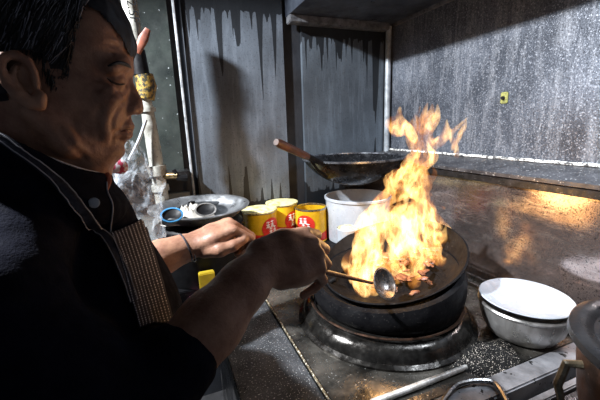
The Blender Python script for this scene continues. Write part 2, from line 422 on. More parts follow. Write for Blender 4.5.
# lower splash panel with sloping ledge
bm = bmesh.new()
prof = [(1.24, SH - .04), (1.08, SH - .04), (1.08, 1.262), (1.24, 1.285)]
for ya, yb in ((-1.2, 1.70),):
    A_ = [bm.verts.new((x, ya, z)) for x, z in prof]; B_ = [bm.verts.new((x, yb, z)) for x, z in prof]
    for i in range(len(prof)): bm.faces.new((A_[i], A_[(i + 1) % len(prof)], B_[(i + 1) % len(prof)], B_[i]))
    bm.faces.new(A_[::-1]); bm.faces.new(B_)
bmesh.ops.recalc_face_normals(bm, faces=bm.faces)
link('trim_8', bm, splash_mat(), kind=K, smooth=False)
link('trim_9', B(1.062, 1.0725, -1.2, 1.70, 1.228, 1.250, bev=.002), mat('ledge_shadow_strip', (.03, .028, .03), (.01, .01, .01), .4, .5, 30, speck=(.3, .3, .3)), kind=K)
bm = bmesh.new(); q = [(1.070, 1.254), (1.070, 1.266), (1.238, 1.294), (1.238, 1.282)]
A_ = [bm.verts.new((x, -1.2, z)) for x, z in q]; B_ = [bm.verts.new((x, 1.70, z)) for x, z in q]
for i in range(4): bm.faces.new((A_[i], A_[(i + 1) % 4], B_[(i + 1) % 4], B_[i]))
bm.faces.new(A_[::-1]); bm.faces.new(B_); bmesh.ops.recalc_face_normals(bm, faces=bm.faces)
link('trim_10', bm, mat('ledge_top', (.10, .10, .11), (.035, .035, .04), .45, .5, 14, bmp=.4, speck=(.5, .5, .5), sscale=150, spk=(.64, .7)), kind=K, smooth=False)
link('trim_11', TU([(1.232, -1.2 + i * .05, 1.297 + .002 * (i % 2)) for i in range(59)], .006, 6), mat('pale_sealant', (.75, .75, .72), (.08, .08, .08), .6, 0, 90, lo=.45, hi=.52), kind=K)
# hood
bm = B(.63, 1.24, -.6, 1.70, 1.97, 2.05); link('hood_body', bm, mat('hood_steel', (.10, .12, .15), (.03, .035, .05), .4, .5, 7, bmp=.3), None, smooth=False)
hood = bpy.data.objects['hood_body']; hr = thing('extractor_hood', 'dark steel extractor hood above the stove, pale rim bar along the back wall', 'hood', (.93, 1.2, 2.0))
hood.parent = hr; hood.matrix_parent_inverse = Matrix.Translation((-.93, -1.2, -2.0))
def under(o, root): o.parent = root; o.matrix_parent_inverse = Matrix.Translation(-Vector(root.location)) if root.rotation_euler.to_quaternion().angle < 1e-6 else (root.matrix_basis.inverted()); return o
under(link('rim_bar', B(.63, 1.20, 1.64, 1.695, 1.935, 1.972, bev=.004), mat('hood_rim', (.3, .31, .33), (.1, .1, .11), .4, .6, 25, speck=(.02, .02, .02), sscale=120)), hr)
under(link('rim_strip', B(1.225, 1.238, -.6, 1.64, 1.955, 1.972), MATS['hood_rim']), hr)
# round sticker
p = pt(504, 98, x=1.238)
st = thing('wall_hook_plate', 'small yellow green tag stuck high on the streaked right wall', 'tag', p)
under(link('plate', box(bmesh.new(), p.x - .003, p.x + .001, p.y - .017, p.y + .013, p.z - .02, p.z + .022, bev=.003), mat('yellow_green', (.42, .42, .12), (.12, .13, .05), .5, 0, 60)), st)
under(link('stud', tube(bmesh.new(), [p + Vector((-.002, 0, 0)), p + Vector((-.01, 0, 0))], .007, 10), blackp), st)
# ------------------------------------------------------------------ stove
stv = thing('wok_range', 'long stainless steel wok range with sooty round burner rings against the right wall', 'stove', (.6, .9, 0))
def S_(name, bm, m, smooth=True, **k): return under(link(name, bm, m, smooth=smooth, **k), stv)
S_('cabinet', B(.16, 1.08, .47, 1.69, .0, .80), steel, smooth=False)
S_('worktop', B(.285, 1.08, .49, 1.19, .80, TOP, bev=.003), mat('worktop_steel', (.22, .205, .18), (.025, .024, .022), .28, .7, 9, bmp=.5, bscale=70, speck=(.5, .5, .48), sscale=150, spk=(.67, .73)))
S_('front_ledge', B(.10, .279, .30, 1.19, .80, TOP - .004, bev=.003), mat('ledge_steel', (.12, .127, .14), (.045, .05, .055), .42, .55, 12, bmp=.6, bscale=180, speck=(.75, .78, .8), sscale=240, spk=(.62, .7)))
S_('rear_shelf', B(-.16, 1.08, 1.19, 1.69, .80, SH, bev=.003), iron)
S_('edge_seam', TU([(.282, .30, TOP + .001), (.282, 1.19, TOP + .001)], .003, 6), mat('seam', (.3, .24, .14), (.06, .05, .04), .4, .6, 60, speck=(.9, .85, .7), sscale=150, spk=(.55, .6)))
S_('back_channel', box(box(bmesh.new(), 1.0, 1.012, .5, 1.19, TOP - .001, TOP + .012), 1.045, 1.055, .5, 1.19, TOP - .001, TOP + .018), steel)
S_('near_rim', B(.46, 1.06, .435, .488, .80, TOP + .006, bev=.004), mat('rim_steel', (.34, .34, .36), (.17, .17, .18), .4, .4, 20, bmp=.2, bscale=60, speck=(.01, .01, .01), sscale=60, spk=(.66, .68)))
RC = (.602, .83, TOP)
S_('burner_ring', LA([(.272, 0), (.272, .006), (.262, .012), (.256, .028), (.246, .042), (.232, .05), (.20, .052), (.19, .05), (.19, 0)], c=RC, n=96), mat('ring_steel', (.10, .095, .088), (.02, .018, .017), .22, .85, 20, bmp=.3, bscale=60))
bm = LA([(.218, .045), (.232, .07), (.236, .095), (.234, .120), (.226, .139), (.212, .142), (.165, .10), (.165, .05)], c=(.622, .845, TOP), n=96, closed=True)
for v in bm.verts: v.co.z += (v.co.x - .622) * .16 * min(1, max(0, (v.co.z - TOP - .05) / .08))
S_('burner_collar', bm, iron)
S_('collar_seam', LA([(.230, .058), (.2345, .063), (.233, .066), (.226, .063)], c=RC, n=96, closed=True), mat('ember_rust', (.10, .05, .03), (.02, .015, .012), .5, .5, 30, speck=(.3, .12, .07)))
S_('burner_head', LA([(0, .03), (.07, .03), (.08, .0), (0, 0)], c=RC), iron)
# neighbour counter carrying the pot
nb = thing('side_counter', 'steel side counter in front of the wok range near the bottom right corner', 'counter', (.8, .1, 0))
under(link('counter_top', B(.50, 1.06, -.45, .385, .80, TOP - .002, bev=.004), steel_dark), nb)
under(link('counter_body', B(.54, 1.05, -.42, .36, 0, .80), steel, smooth=False), nb)
under(link('counter_rim', B(.56, 1.06, .388, .406, .80, TOP + .004, bev=.003), MATS['rim_steel']), nb)
# black tray in the corner
tr = thing('drip_tray', 'black tray with bright steel rim at the bottom edge beside the range rim', 'tray', (.46, .42, TOP))
a, b_, c_, d_ = pt(446, 402, z=.85), pt(462, 384, z=.85), pt(489, 381, z=.85), pt(503, 402, z=.85)
under(link('tray_rim', TU(spline([pt(436, 412, z=.866), pt(452, 389, z=.866), pt(466, 382, z=.866), pt(488, 381, z=.866), pt(499, 388, z=.866), pt(512, 412, z=.866)], 24), .006, 8), steel), tr)
under(link('tray_bottom', B(.48, .60, .36, .434, .846, .864), iron), tr)
# ------------------------------------------------------------------ rod, grit pad
T(link('steel_rod', TU([pt(372, 403, z=TOP + .006), pt(425, 383, z=TOP + .008), pt(466, 367, z=TOP + .010)], [.008, .0075, .006], 10), mat('rod_enamel', (.78, .78, .76), (.45, .42, .38), .3, .3, 30)), 'pale steel rod lying on the worktop in front of the burner ring', 'rod')
def heap(name, cx, cy, z, rx, ry, h, m, seed):
    bm = bmesh.new(); n = 46; g = {}
    for j in range(11):
        for i in range(n if j else 1):
            r = j / 10; a = 2 * pi * i / n; k = 1 + .16 * noise.noise(Vector((cos(a) * 1.7, sin(a) * 1.7, seed)))
            x = cx + rx * r * cos(a) * k; y = cy + ry * r * sin(a) * k
            zz = z + h * (1 - r ** 2.2) * (.75 + .9 * abs(noise.noise(Vector((x * 60, y * 60, seed)))) + .4 * noise.noise(Vector((x * 150, y * 150, seed))))
            g[j, i] = bm.verts.new((x, y, max(z, zz)))
    for i in range(n):
        bm.faces.new((g[0, 0], g[1, i], g[1, (i + 1) % n]))
        for j in range(1, 10): bm.faces.new((g[j, i], g[j + 1, i], g[j + 1, (i + 1) % n], g[j, (i + 1) % n]))
    bm.faces.new([g[10, i] for i in range(n)][::-1])
    return link(name, bm, m)
T(heap('scouring_pad', .715, .548, TOP,   .098, .062, .013, grit, 2.2), 'rough black scouring pad with glinting specks beside the steel bowl', 'scourer')
# ------------------------------------------------------------------ bowl with white lid contents
bc = Vector((.892, .578, TOP))
bw = thing('mixing_bowl', 'brushed steel bowl with white plate lid on the worktop by the right wall', 'bowl', bc)
link('bowl_body', LA([(0, .0), (.068, .0), (.086, .010), (.101, .035), (.109, .066), (.112, .092), (.110, .092), (.106, .066), (.098, .036), (.08, .014), (0, .01)], n=72), steel_bright, bw)
link('bowl_rim', LA([(.108, .088), (.114, .088), (.116, .093), (.113, .097), (.107, .096)], n=72, closed=True), steel_bright, bw)
pl = thing('serving_plate', 'white speckled plate covering the steel bowl', 'plate', bc + Vector((0, 0, .0965)))
link('plate_disc', LA([(0, .004), (.072, .004), (.086, .007), (.112, .014), (.1145, .0165), (.1125, .0185), (.086, .0115), (.07, .0085), (0, .0085)], n=72), white, pl)
# ------------------------------------------------------------------ big pot at right
pc = Vector((.815, .195, TOP - .002))
pot = thing('stock_pot', 'rusty brown stock pot with dark lid at the bottom right corner', 'pot', pc)
link('pot_body', LA([(0, 0), (.15, 0), (.165, .012), (.178, .07), (.186, .14), (.188, .19), (.184, .19), (.18, .1), (.16, .02), (0, .02)], n=80), rust, pot)
link('lid', LA([(.20, .188), (.206, .196), (.204, .208), (.19, .212), (.172, .206), (.165, .2), (.12, .205), (.06, .212), (0, .214), (0, .205), (.16, .19)], n=80), mat('dark_lid', (.042, .044, .048), (.018, .018, .02), .35, .5, 14, bmp=.3), pot)
link('lid_ring', LA([(.155, .2005), (.15, .206), (.145, .2015)], n=72), MATS['hood_rim'], pot)
hb = TU([Vector((-.135, .125, .15)), Vector((-.155, .142, .148)), Vector((-.162, .148, .10)), Vector((-.152, .14, .055)), Vector((-.12, .115, .05))], .008, 8)
h1 = link('handle', hb, mat('bone_handle', (.5, .45, .33), (.12, .09, .05), .4, .2, 40), pot)
# ------------------------------------------------------------------ wok on the fire
def wok_profile(R, D, t=.0035):
    rs = (R * R + D * D) / (2 * D); pr = []
    n = 16
    for i in range(n + 1):
        r = R * i / n; pr.append((r, rs - math.sqrt(max(0, rs * rs - r * r)) - D))
    inner = pr[::-1]
    out = [(r * 1.0, z - t) for r, z in pr]
    return out + [(R + .004, -.003), (R + .005, .002), (R, .003)] + inner[1:]
wr = .23
nrm = Vector((sin(.31) * cos(3.3305), sin(.31) * sin(3.3305), cos(.31)))
wq = Vector((0, 0, 1)).rotation_difference(nrm)
wk = thing('cooking_wok', 'black iron wok full of flames tilted on the front burner', 'wok', (.6617, .8773, 1.0201), wq.to_euler())
link('wok_body', LA(wok_profile(wr, .118), n=96), iron, wk)
wi = wk.matrix_basis.copy()
WM = Matrix.Translation(wk.location) @ wq.to_matrix().to_4x4(); WI = WM.inverted()
g = pt(222, 249, y=.96); g1 = pt(243, 250, y=.97); a = WI @ g1; a2 = WI @ g
rim_pt = Vector((-.225, .05, 0))
link('handle', TU(spline([rim_pt + Vector((.03, -.005, -.012)), rim_pt + Vector((-.01, .005, -.004)), rim_pt.lerp(a, .5) + Vector((0, 0, .012)), a, a2], 20), [.008] * 6 + [.010] * 8 + [.012] * 6, 12), iron, wk)
# food in the wok
fd = thing('stir_fry_food', 'pieces of reddish brown stir-fry food in the burning wok', 'food')
fd.location = (.66, .87, .93)
for i in range(52):
    r = .15 * math.sqrt(random.random()); a_ = random.random() * 2 * pi
    loc = Vector((.02 + r * cos(a_), r * sin(a_), 0)); loc.z = -.118 + (loc.x ** 2 + loc.y ** 2) / (2 * .28) + .018 + random.random() * .03
    q = WM @ loc - fd.location
    bm = bmesh.new(); bmesh.ops.create_icosphere(bm, subdivisions=2, radius=1)
    sc = Vector((random.uniform(.012, .032), random.uniform(.009, .018), random.uniform(.004, .008)))
    rm = Matrix.Rotation(random.random() * 6, 3, 'Z') @ Matrix.Rotation(random.random() - .5, 3, 'X')
    for v in bm.verts: v.co = q + rm @ Vector((v.co.x * sc.x, v.co.y * sc.y, v.co.z * sc.z)) * (1 + .35 * noise.noise(v.co * 2 + Vector((i, 0, 0))))
    link('food_piece', bm, foodm, fd)
# ------------------------------------------------------------------ rear wok on white bucket
k2 = Vector((.872, 1.43, SH))
bu = thing('enamel_bucket', 'white cylindrical bucket carrying the rear wok behind the flames', 'bucket', k2)
link('bucket_wall', LA([(0, 0), (.150, 0), (.153, .01), (.158, .205), (.155, .208), (.150, .02), (0, .02)], n=72), white, bu)
link('bucket_rim', LA([(.156, .200), (.164, .204), (.164, .214), (.156, .216)], n=72, closed=True), white, bu)
w2 = thing('resting_wok', 'empty black wok with long wooden handle resting on the white bucket', 'wok', (.845, 1.425, 1.29))
link('wok_body', LA(wok_profile(.238, .125), n=96), mat('seasoned_iron', (.03, .032, .036), (.008, .008, .01), .28, .6, 14, bmp=.4, bscale=70, speck=(.25, .26, .3), sscale=140, spk=(.66, .74)), w2)
link('rim_band', LA([(.236, .001), (.244, .0), (.244, .007), (.237, .008)], n=96, closed=True), mat('worn_rim', (.3, .32, .35), (.05, .05, .06), .3, .8, 20), w2)
h0 = Vector((-.215, -.10, .0)); hE = pt(276, 142, y=1.16) - w2.location; hM = h0.lerp(hE, .35)
link('socket', TU([h0 + Vector((.02, .01, -.01)), h0, hM], [.012, .012, .013], 12), iron, w2)
link('wooden_grip', TU([hM, hM.lerp(hE, .1), hM.lerp(hE, .9), hE], [.013, .015, .0165, .012], 14), wood, w2)
link('bracket', TU([h0 + Vector((.02, -.01, -.06)), h0 + Vector((-.02, -.01, -.03)), hM], .006, 8), iron, w2)
# small cup
cp = thing('rice_cup', 'small white cup filled with pale food behind the burning wok', 'cup', (.655, 1.15, TOP + .002), )
link('cup_wall', LA([(0, 0), (.03, 0), (.034, .01), (.045, .190), (.042, .193), (.032, .02), (0, .02)], n=36), white, cp)
link('contents', LA([(0, .201), (.02, .199), (.041, .188), (0, .185)], n=36), cream, cp)
# ------------------------------------------------------------------ cans
def can(loc, rz, label, lid=False, h=.168, r=.078, open_=True):
    t = thing('food_can', label, 'can', loc, (0, 0, rz), 'yellow and red food cans on the rear shelf')
    link('can_body', LA([(0, 0), (r, 0), (r + .0015, .003), (r, .006), (r, h * .33), (r, h * .5), (r, h - .008), (r - .0015, h - .008), (r - .0015, .01), (0, .01)], n=64), yel, t)
    bm = bmesh.new(); n = 64; lo = []; hi = []
    for i in range(n):
        a = 2 * pi * i / n; zt = h * (.33 + .10 * sin(a * 2 + 1.0) + .03 * sin(5 * a))
        lo.append(bm.verts.new(((r + .0012) * cos(a), (r + .0012) * sin(a), .008))); hi.append(bm.verts.new(((r + .0012) * cos(a), (r + .0012) * sin(a), zt)))
    for i in range(n): bm.faces.new((lo[i], lo[(i + 1) % n], hi[(i + 1) % n], hi[i]))
    link('red_band', bm, redm, t)
    link('tin_rim', LA([(r - .002, h - .010), (r + .002, h - .008), (r + .002, h - .001), (r - .003, h), (r - .004, h - .006)], n=64, closed=True), tin, t)
    # red oval with white characters
    bm = bmesh.new()
    def cyl(a, z, rr): return Vector((rr * cos(a), rr * sin(a), z))
    a0 = -pi / 2 - .55; zc = h * .56
    c = bm.verts.new(cyl(a0, zc, r + .002)); rg = [[bm.verts.new(cyl(a0 + .62 * q * cos(2 * pi * i / 36), zc + .047 * q * sin(2 * pi * i / 36), r + .002)) for i in range(36)] for q in (.5, 1)]
    for i in range(36):
        j = (i + 1) % 36; bm.faces.new((c, rg[0][i], rg[0][j])); bm.faces.new((rg[0][i], rg[1][i], rg[1][j], rg[0][j]))
    bmesh.ops.recalc_face_normals(bm, faces=bm.faces)
    em = link('emblem', bm, redm, t)
    bm = bmesh.new(); rr = random.Random(5)
    strokes = []
    for cx_, cz_ in ((-.26, .016), (.02, .018), (-.1, -.014), (.2, -.010)):
        for k in range(3): strokes.append(((cx_ - .1, cz_ + .012 - k * .011), (cx_ + .1, cz_ + .013 - k * .011)))
        strokes.append(((cx_, cz_ + .017), (cx_ + .01, cz_ - .014))); strokes.append(((cx_ - .02, cz_), (cx_ - .11, cz_ - .015))); strokes.append(((cx_ + .03, cz_), (cx_ + .12, cz_ - .014)))
    for (p0, q0), (p1, q1) in strokes:
        tube(bm, [cyl(a0 + p0, zc + q0, r + .0025), cyl(a0 + (p0 + p1) / 2, zc + (q0 + q1) / 2, r + .0025), cyl(a0 + p1, zc + q1, r + .0025)], .0017, 5)
    link('lettering', bm, whitepaint, em)
    if lid: link('paper_lid', LA([(0, h + .004), (.03, h + .009), (.055, h + .004), (r + .004, h + .003), (r + .005, h - .002), (0, h - .003)], n=40), cream, t)
    else: link('can_inside', LA([(0, h * .55), (r - .003, h * .55), (r - .003, h * .5), (0, h * .5)], n=40), mat('oil_dark', (.25, .18, .05), (.08, .06, .03), .2), t)
    return t
can((.652, 1.51, SH), -.25, 'open yellow and red can, rightmost beside the white bucket')
can((.385, 1.49, SH + .022), 1.0, 'yellow can with red emblem and crinkled paper top, leftmost in the row', lid=True)
can((.535, 1.61, SH), 1.0, 'yellow can with pale paper top behind the other two', lid=True, h=.183)
T(link('can_riser', B(.32, .47, 1.42, 1.57, SH, SH + .022), steel_dark), 'low dark block under the leftmost yellow can', 'block')
# ------------------------------------------------------------------ drum, basin and contents
dc = Vector((.105, 1.33, SH))
dr = thing('black_drum', 'black round drum under the steel basin beside the back wall', 'drum', dc)
link('drum_wall', LA([(0, 0), (.15, 0), (.155, .01), (.162, .21), (.15, .222), (0, .222)], n=64), blackp, dr)
link('drum_hoop', LA([(.16, .195), (.166, .2), (.166, .208), (.159, .212)], n=64, closed=True), iron, dr)
bs = thing('steel_basin', 'shallow steel basin holding crumpled paper on top of the black drum', 'basin', dc + Vector((.005, -.01, .232)), (radians(2), radians(0), 0))
link('basin_dish', LA([(0, .0), (.12, .0), (.15, .018), (.168, .038), (.184, .042), (.186, .046), (.178, .048), (.163, .044), (.145, .024), (.118, .006), (0, .006)], n=72), mat('basin_steel', (.62, .64, .66), (.3, .31, .33), .38, .9, 14), bs)
lid = thing('dark_pan_lid', 'dark glassy pan lid leaning in the steel basin behind the paper', 'lid', dc + Vector((-.02, .035, .262)), (radians(-6), radians(-4), .2))
link('lid_disc', LA([(0, .012), (.05, .010), (.08, .004), (.104, .0), (.106, .003), (.08, .007), (.05, .014), (0, .016)], n=64), mat('smoked_lid', (.06, .065, .07), (.02, .02, .022), .12, .4, 10), lid)
link('lid_knob', LA([(0, .015), (.012, .015), (.014, .024), (0, .027)], n=24), blackp, lid)
T(heap('crumpled_napkin', .06, 1.245, SH + .24, .10, .045, .05, paperm, 5.1), 'crumpled pale napkin lying in the steel basin', 'napkin')
gl = thing('small_saucer', 'small dish with blue rim at the left of the steel basin', 'dish', (.005, 1.185, 1.163), (radians(28), 0, 0))
link('dish_body', LA([(0, 0), (.02, 0), (.034, .012), (.032, .014), (.018, .004), (0, .004)], n=32), blackp, gl)
link('blue_rim', LA([(.031, .012), (.036, .012), (.0365, .0165), (.031, .0165)], n=32, closed=True), bluem, gl)
gl2 = thing('tin_saucer', 'small dark dish with steel rim beside the blue rimmed one', 'dish', (.115, 1.185, 1.168), (radians(26), 0, 0))
link('dish_body', LA([(0, 0), (.02, 0), (.034, .012), (.032, .014), (.018, .004), (0, .004)], n=32), blackp, gl2)
link('steel_rim', LA([(.031, .012), (.036, .012), (.0365, .0155), (.031, .0155)], n=32, closed=True), steel_bright, gl2)
# packets
p = pt(208, 281, y=1.13); T(link('yellow_packet', box(bmesh.new(), p.x - .028, p.x + .025, p.y, p.y + .03, TOP - .004, p.z + .028, bev=.003), yellowp), 'small bright yellow packet on the front ledge behind the near forearm', 'packet')
p = pt(198, 301, z=TOP); T(link('pink_packet', box(bmesh.new(), p.x - .03, p.x + .04, p.y - .015, p.y + .02, TOP - .004, TOP + .018, bev=.003), pinkp), 'small pink packet on the front ledge near the yellow packet', 'packet')
# ------------------------------------------------------------------ gas pipe at left
p0, p1 = pt(127, -12, y=1.5), pt(163, 204, y=1.5)
gp = thing('gas_pipe', 'grimy white pipe with tape wraps and a tap behind the cook', 'pipe', p1)
def GP(name, bm, m, **k): return under(link(name, bm, m, **k), gp)
pm = p0.lerp(p1, .40)
GP('pipe_run', TU([p0.lerp(p1, i / 12) for i in range(13)], [.028, .027, .026, .023, .020, .018, .022, .025, .026, .027, .027, .027, .027], 20), pipem)
GP('pipe_foot', TU([p1, Vector((p1.x + .01, p1.y, SH - .5))], .033, 16), pipem)
for t_, r_, l_ in ((.52, .031, .02), (.80, .036, .05), (.90, .034, .03)):
    GP('collar', TU([p0.lerp(p1, t_), p0.lerp(p1, t_ + l_)], r_, 20), pipem)
q = p0.lerp(p1, .36)
GP('ochre_wrap', TU([p0.lerp(p1, .37) + Vector((.008, 0, 0)), p0.lerp(p1, .42) + Vector((.012, 0, 0)), p0.lerp(p1, .48)], [.034, .037, .033], 14), ochre)
GP('dark_wrap', TU([p0.lerp(p1, .26), p0.lerp(p1, .37)], [.027, .030], 14), blackp)
a, b_ = pt(137, 53, y=1.45), pt(148, 29, y=1.45)
GP('orange_flag', TU([a, a.lerp(b_, .6), b_], [.012, .017, .010], 10, flat=.3), orange)
vp = p0.lerp(p1, .855)
GP('tap_body', TU([vp, vp + Vector((.075, -.03, 0))], .014, 10), brass)
GP('tap_lever', TU([vp + Vector((.06, -.03, .025)), vp + Vector((.075, -.03, -.01)), vp + Vector((.11, -.03, -.012))], [.008, .012, .012], 8), blackp)
GP('thin_hose', TU(spline([pt(146, 120, y=1.46), pt(139, 140, y=1.45), pt(129, 160, y=1.44)], 8), .006, 8), white)
try:
    cu = bpy.data.curves.new('t', 'FONT'); cu.body = '2.5F'; cu.size = .045; cu.extrude = .0006
    to = bpy.data.objects.new('t', cu); COL.objects.link(to); dg = bpy.context.evaluated_depsgraph_get(); dg.update()
    tm = bpy.data.meshes.new_from_object(to.evaluated_get(dg)); bpy.data.objects.remove(to)
    ax_ = (p1 - p0).normalized(); s0 = pt(131, -2, y=1.466); nn = (EYE - s0).normalized(); nn = (nn - ax_ * nn.dot(ax_)).normalized()
    up = nn.cross(ax_)
    m_ = Matrix((ax_, up, nn)).transposed().to_4x4(); m_.translation = s0 + ax_ * .005 - up * .016
    for v in tm.vertices: v.co = m_ @ v.co
    GP('pipe_marking', tm, blackp, smooth=False)
except Exception as e: print('text', e)
# ------------------------------------------------------------------ plastic bag
bgp = pt(139, 190, y=1.12)
bm = bmesh.new(); nu, nv = 40, 34; g = {}
for j in range(nv):
    t_ = j / (nv - 1); z = bgp.z + .145 - .30 * t_
    rx = .018 + .052 * min(1, (t_ * 2.4)) * (1 - .25 * t_); ry = rx * .55
    for i in range(nu):
        a = 2 * pi * i / nu; q = Vector((cos(a) * 1.5, sin(a) * 1.5, t_ * 4))
        k = 1 + .32 * noise.noise(q * 1.4) + .16 * noise.noise(q * 4) + .05 * sin(a * 9 + t_ * 3)
        g[j, i] = bm.verts.new((bgp.x - .01 + rx * k * cos(a) + .01 * t_, bgp.y + ry * k * sin(a), z + .01 * noise.noise(q * 3)))
for j in range(nv - 1):
    for i in range(nu): bm.faces.new((g[j, i], g[j + 1, i], g[j + 1, (i + 1) % nu], g[j, (i + 1) % nu]))
bm.faces.new([g[nv - 1, i] for i in range(nu)])
bg = thing('plastic_bag', 'crumpled clear plastic bag hanging behind the cook\'s chin', 'bag', (bgp.x, bgp.y, bgp.z + .15))
under(link('bag_film', bm, bag_mat()), bg)
a, b_ = pt(112, 168, y=1.08), pt(126, 172, y=1.08)
m_, nt_, bb_ = base('red_white_print'); ck = N(nt_, 'ShaderNodeTexVoronoi'); ck.inputs['Scale'].default_value = 90; nt_.links.new(coords(nt_), ck.inputs['Vector'])
nt_.links.new(ramp(nt_, ck.outputs['Distance'], [(.52, (.62, .58, .62)), (.6, (.45, .05, .10))]), bb_.inputs['Base Color'])
under(link('printed_flap', TU(spline([a + Vector((-.01, 0, .0)), a.lerp(b_, .5) + Vector((0, 0, .01)), b_], 8), [.012, .017, .02, .022, .022, .02, .016, .008], 12, flat=.3), m_), bg)
# ------------------------------------------------------------------ the cook
Y0 = .60
def H(u, v, dy=0): return pt(u, v, y=Y0 + dy)
bm = Sdf((-.36, .30, -.01), (.36, 1.14, 1.72), .0031, .02)
def E(u, v, dy, rx, ry, rz, rot=None, sub=False): ell(bm, H(u, v, dy), (rx, ry, rz), rot, sub=sub)
def ch(*nodes, sub=False): chain(bm, [(H(*n[0]), n[1]) for n in nodes], sub=sub)
rotd = Matrix.Rotation(radians(8), 3, 'Y')
E(44, 42, .0, .106, .074, .090, rotd)            # cranium
E(84, 42, .0, .058, .060, .062, rotd)            # forehead
E(62, 95, .0, .080, .064, .072, rotd)            # mid head
E(92, 96, .0, .048, .052, .066)                  # face
E(92, 130, .0, .040, .042, .040)                 # mouth region
E(50, 128, .0, .055, .052, .055)
bm.k = .014
for s in (-1, 1):
    E(108, 96, s * .040, .017, .017, .018)       # cheekbone
    E(102, 118, s * .034, .018, .015, .030)      # cheek flesh
    ch(((38, 112, s * .058), .016), ((66, 142, s * .050), .017), ((100, 156, s * .020), .015))   # jaw
ch(((30, 105, .01), .060), ((38, 135, .01), .060), ((50, 165, .012), .062), ((52, 200, .02), .07))   # neck
ch(((72, 140), .030), ((86, 162), .032), ((86, 186, .01), .035)); ch(((12, 80), .05), ((5, 125), .054), ((16, 165, .01), .055))
E(113, 151, .0, .017, .022, .014)                # chin
E(92, 157, .0, .028, .03, .016)
bm.k = .008
for s in (-1, 1):
    E(122, 84, s * .034, .013, .016, .012, sub=True)   # eye socket
    ch(((125, 66, s * .010), .0085), ((121, 63, s * .030), .010), ((112, 68, s * .050), .009))     # brow ridge
bm.k = .004
for s in (-1, 1):
    ell(bm, H(116, 81, s * .031), (.0135, .0150, .0125))   # closed eye
    ch(((112, 92, s * .040), .0045), ((121, 93, s * .028), .005), ((127, 90, s * .017), .004))   # pouch under the eye
bm.k = .006
ch(((126, 58), .009), ((127, 70), .0085), ((127, 80), .0070), ((131, 92), .0085), ((134.5, 102), .0105), ((136, 108), .0110))  # nose ridge
for s in (-1, 1): E(130, 110, s * .0130, .0105, .0075, .0080)     # nostril wing
ch(((121, 118), .013), ((121, 126), .0165), ((119, 136), .013))
bm.k = .0035
for s in (-1, 1):
    ch(((129.5, 126.5), .0065), ((127, 126.5, s * .012), .0062), ((119, 131, s * .023), .0040))
    ch(((128, 134.5), .0066), ((125, 135, s * .012), .0064), ((118, 133.5, s * .023), .0040))
    E(131, 115, s * .0085, .0045, .0032, .0030, sub=True)                                      # nostrils
    pass
def crease(uvs, r, lift=.35, n=10):
    pts = []
    for q in spline([Vector((*a, 0)) for a in uvs], n):
        d = sight(q.x, q.y); p = bm.hit(EYE, d)
        if p: pts.append(p - d * r * lift)
    for y in (0, 1):
        pp = [Vector((p.x, 2 * Y0 - p.y, p.z)) if y else p for p in pts]
        for i in range(len(pp) - 1):
            if (pp[i] - pp[i + 1]).length < .02: bm.cap(pp[i], r, pp[i + 1], r, sub=True)
CREASES = [([(123, 103), (117, 113), (113, 124), (114, 134)], .0034), ([(118, 131), (115, 135), (113, 142)], .0026), ([(104, 82), (96, 79), (89, 80)], .0018), ([(104, 86), (97, 89), (91, 94)], .0018),
           ([(100, 108), (97, 122), (99, 138)], .0026), ([(117, 90), (122, 92), (126, 92)], .0020), ([(106, 90), (112, 94), (119, 95)], .0018),
           ([(108, 34), (117, 35), (124, 44)], .0018), ([(106, 44), (118, 46), (127, 52)], .0018), ([(94, 52), (108, 53), (116, 56)], .0016), ([(72, 120), (82, 138), (94, 150)], .0026), ([(60, 128), (70, 144), (84, 158)], .0026)]
def ear(s):
    bm.k = .004
    c = H(26, 81, s * .076)
    pts = [(.014, .014), (.010, .027), (-.002, .035), (-.016, .031), (-.022, .014), (-.018, -.006), (-.008, -.021), (.003, -.034), (.013, -.036), (.017, -.024)]
    ell(bm, c + Vector((-.001, -s * .001, 0)), (.016, .009, .0225))
    pts = [(x * .8, z * .78) for x, z in pts]
    P = [c + Vector((x, s * (.012 - x * .38), z)) for x, z in pts]
    for i in range(9): bm.cap(P[i], .0050 if i < 6 else .0072, P[i + 1], .0050 if i < 5 else .0072)
    ell(bm, c + Vector((.002, s * .013, .0)), (.0085, .010, .014), sub=True)
    chain(bm, [(c + Vector((-.003, s * .010, .016)), .0026), (c + Vector((-.009, s * .013, .003)), .003), (c + Vector((-.002, s * .010, -.013)), .003)])
    chain(bm, [(c + Vector((.012, s * .008, .004)), .004), (c + Vector((.012, s * .008, -.006)), .004)])
ear(-1); ear(1)
bm.k = .004
for uvs, r in CREASES: crease(uvs, r)
crease([(106, 78), (112, 82), (119, 84.5), (125, 84)], .0017, .2, 14)
crease([(133, 130.5), (128, 130.5), (123, 131), (118, 133)], .0020, .2, 14)
bm.k = .03
# torso and legs under the clothes
chest = Vector((-.13, .63, 1.13)); pel = Vector((-.15, .62, .84))
shN = Vector((-.19, .42, 1.27)); shF = Vector((-.16, .82, 1.25))
ell(bm, chest, (.105, .17, .16)); ell(bm, chest.lerp(pel, .55), (.11, .15, .16)); ell(bm, pel, (.105, .15, .12))
chain(bm, [(shN, .05), (H(30, 190, .02), .06), (shF, .05)])
for y in (.53, .71):
    chain(bm, [((-.15, y, .80), .078), ((-.14, y, .46), .055), ((-.17, y, .12), .04), ((-.17, y, .06), .04)]); chain(bm, [((-.19, y, .045), .04), ((-.10, y, .035), .035), ((-.04, y, .03), .028)])
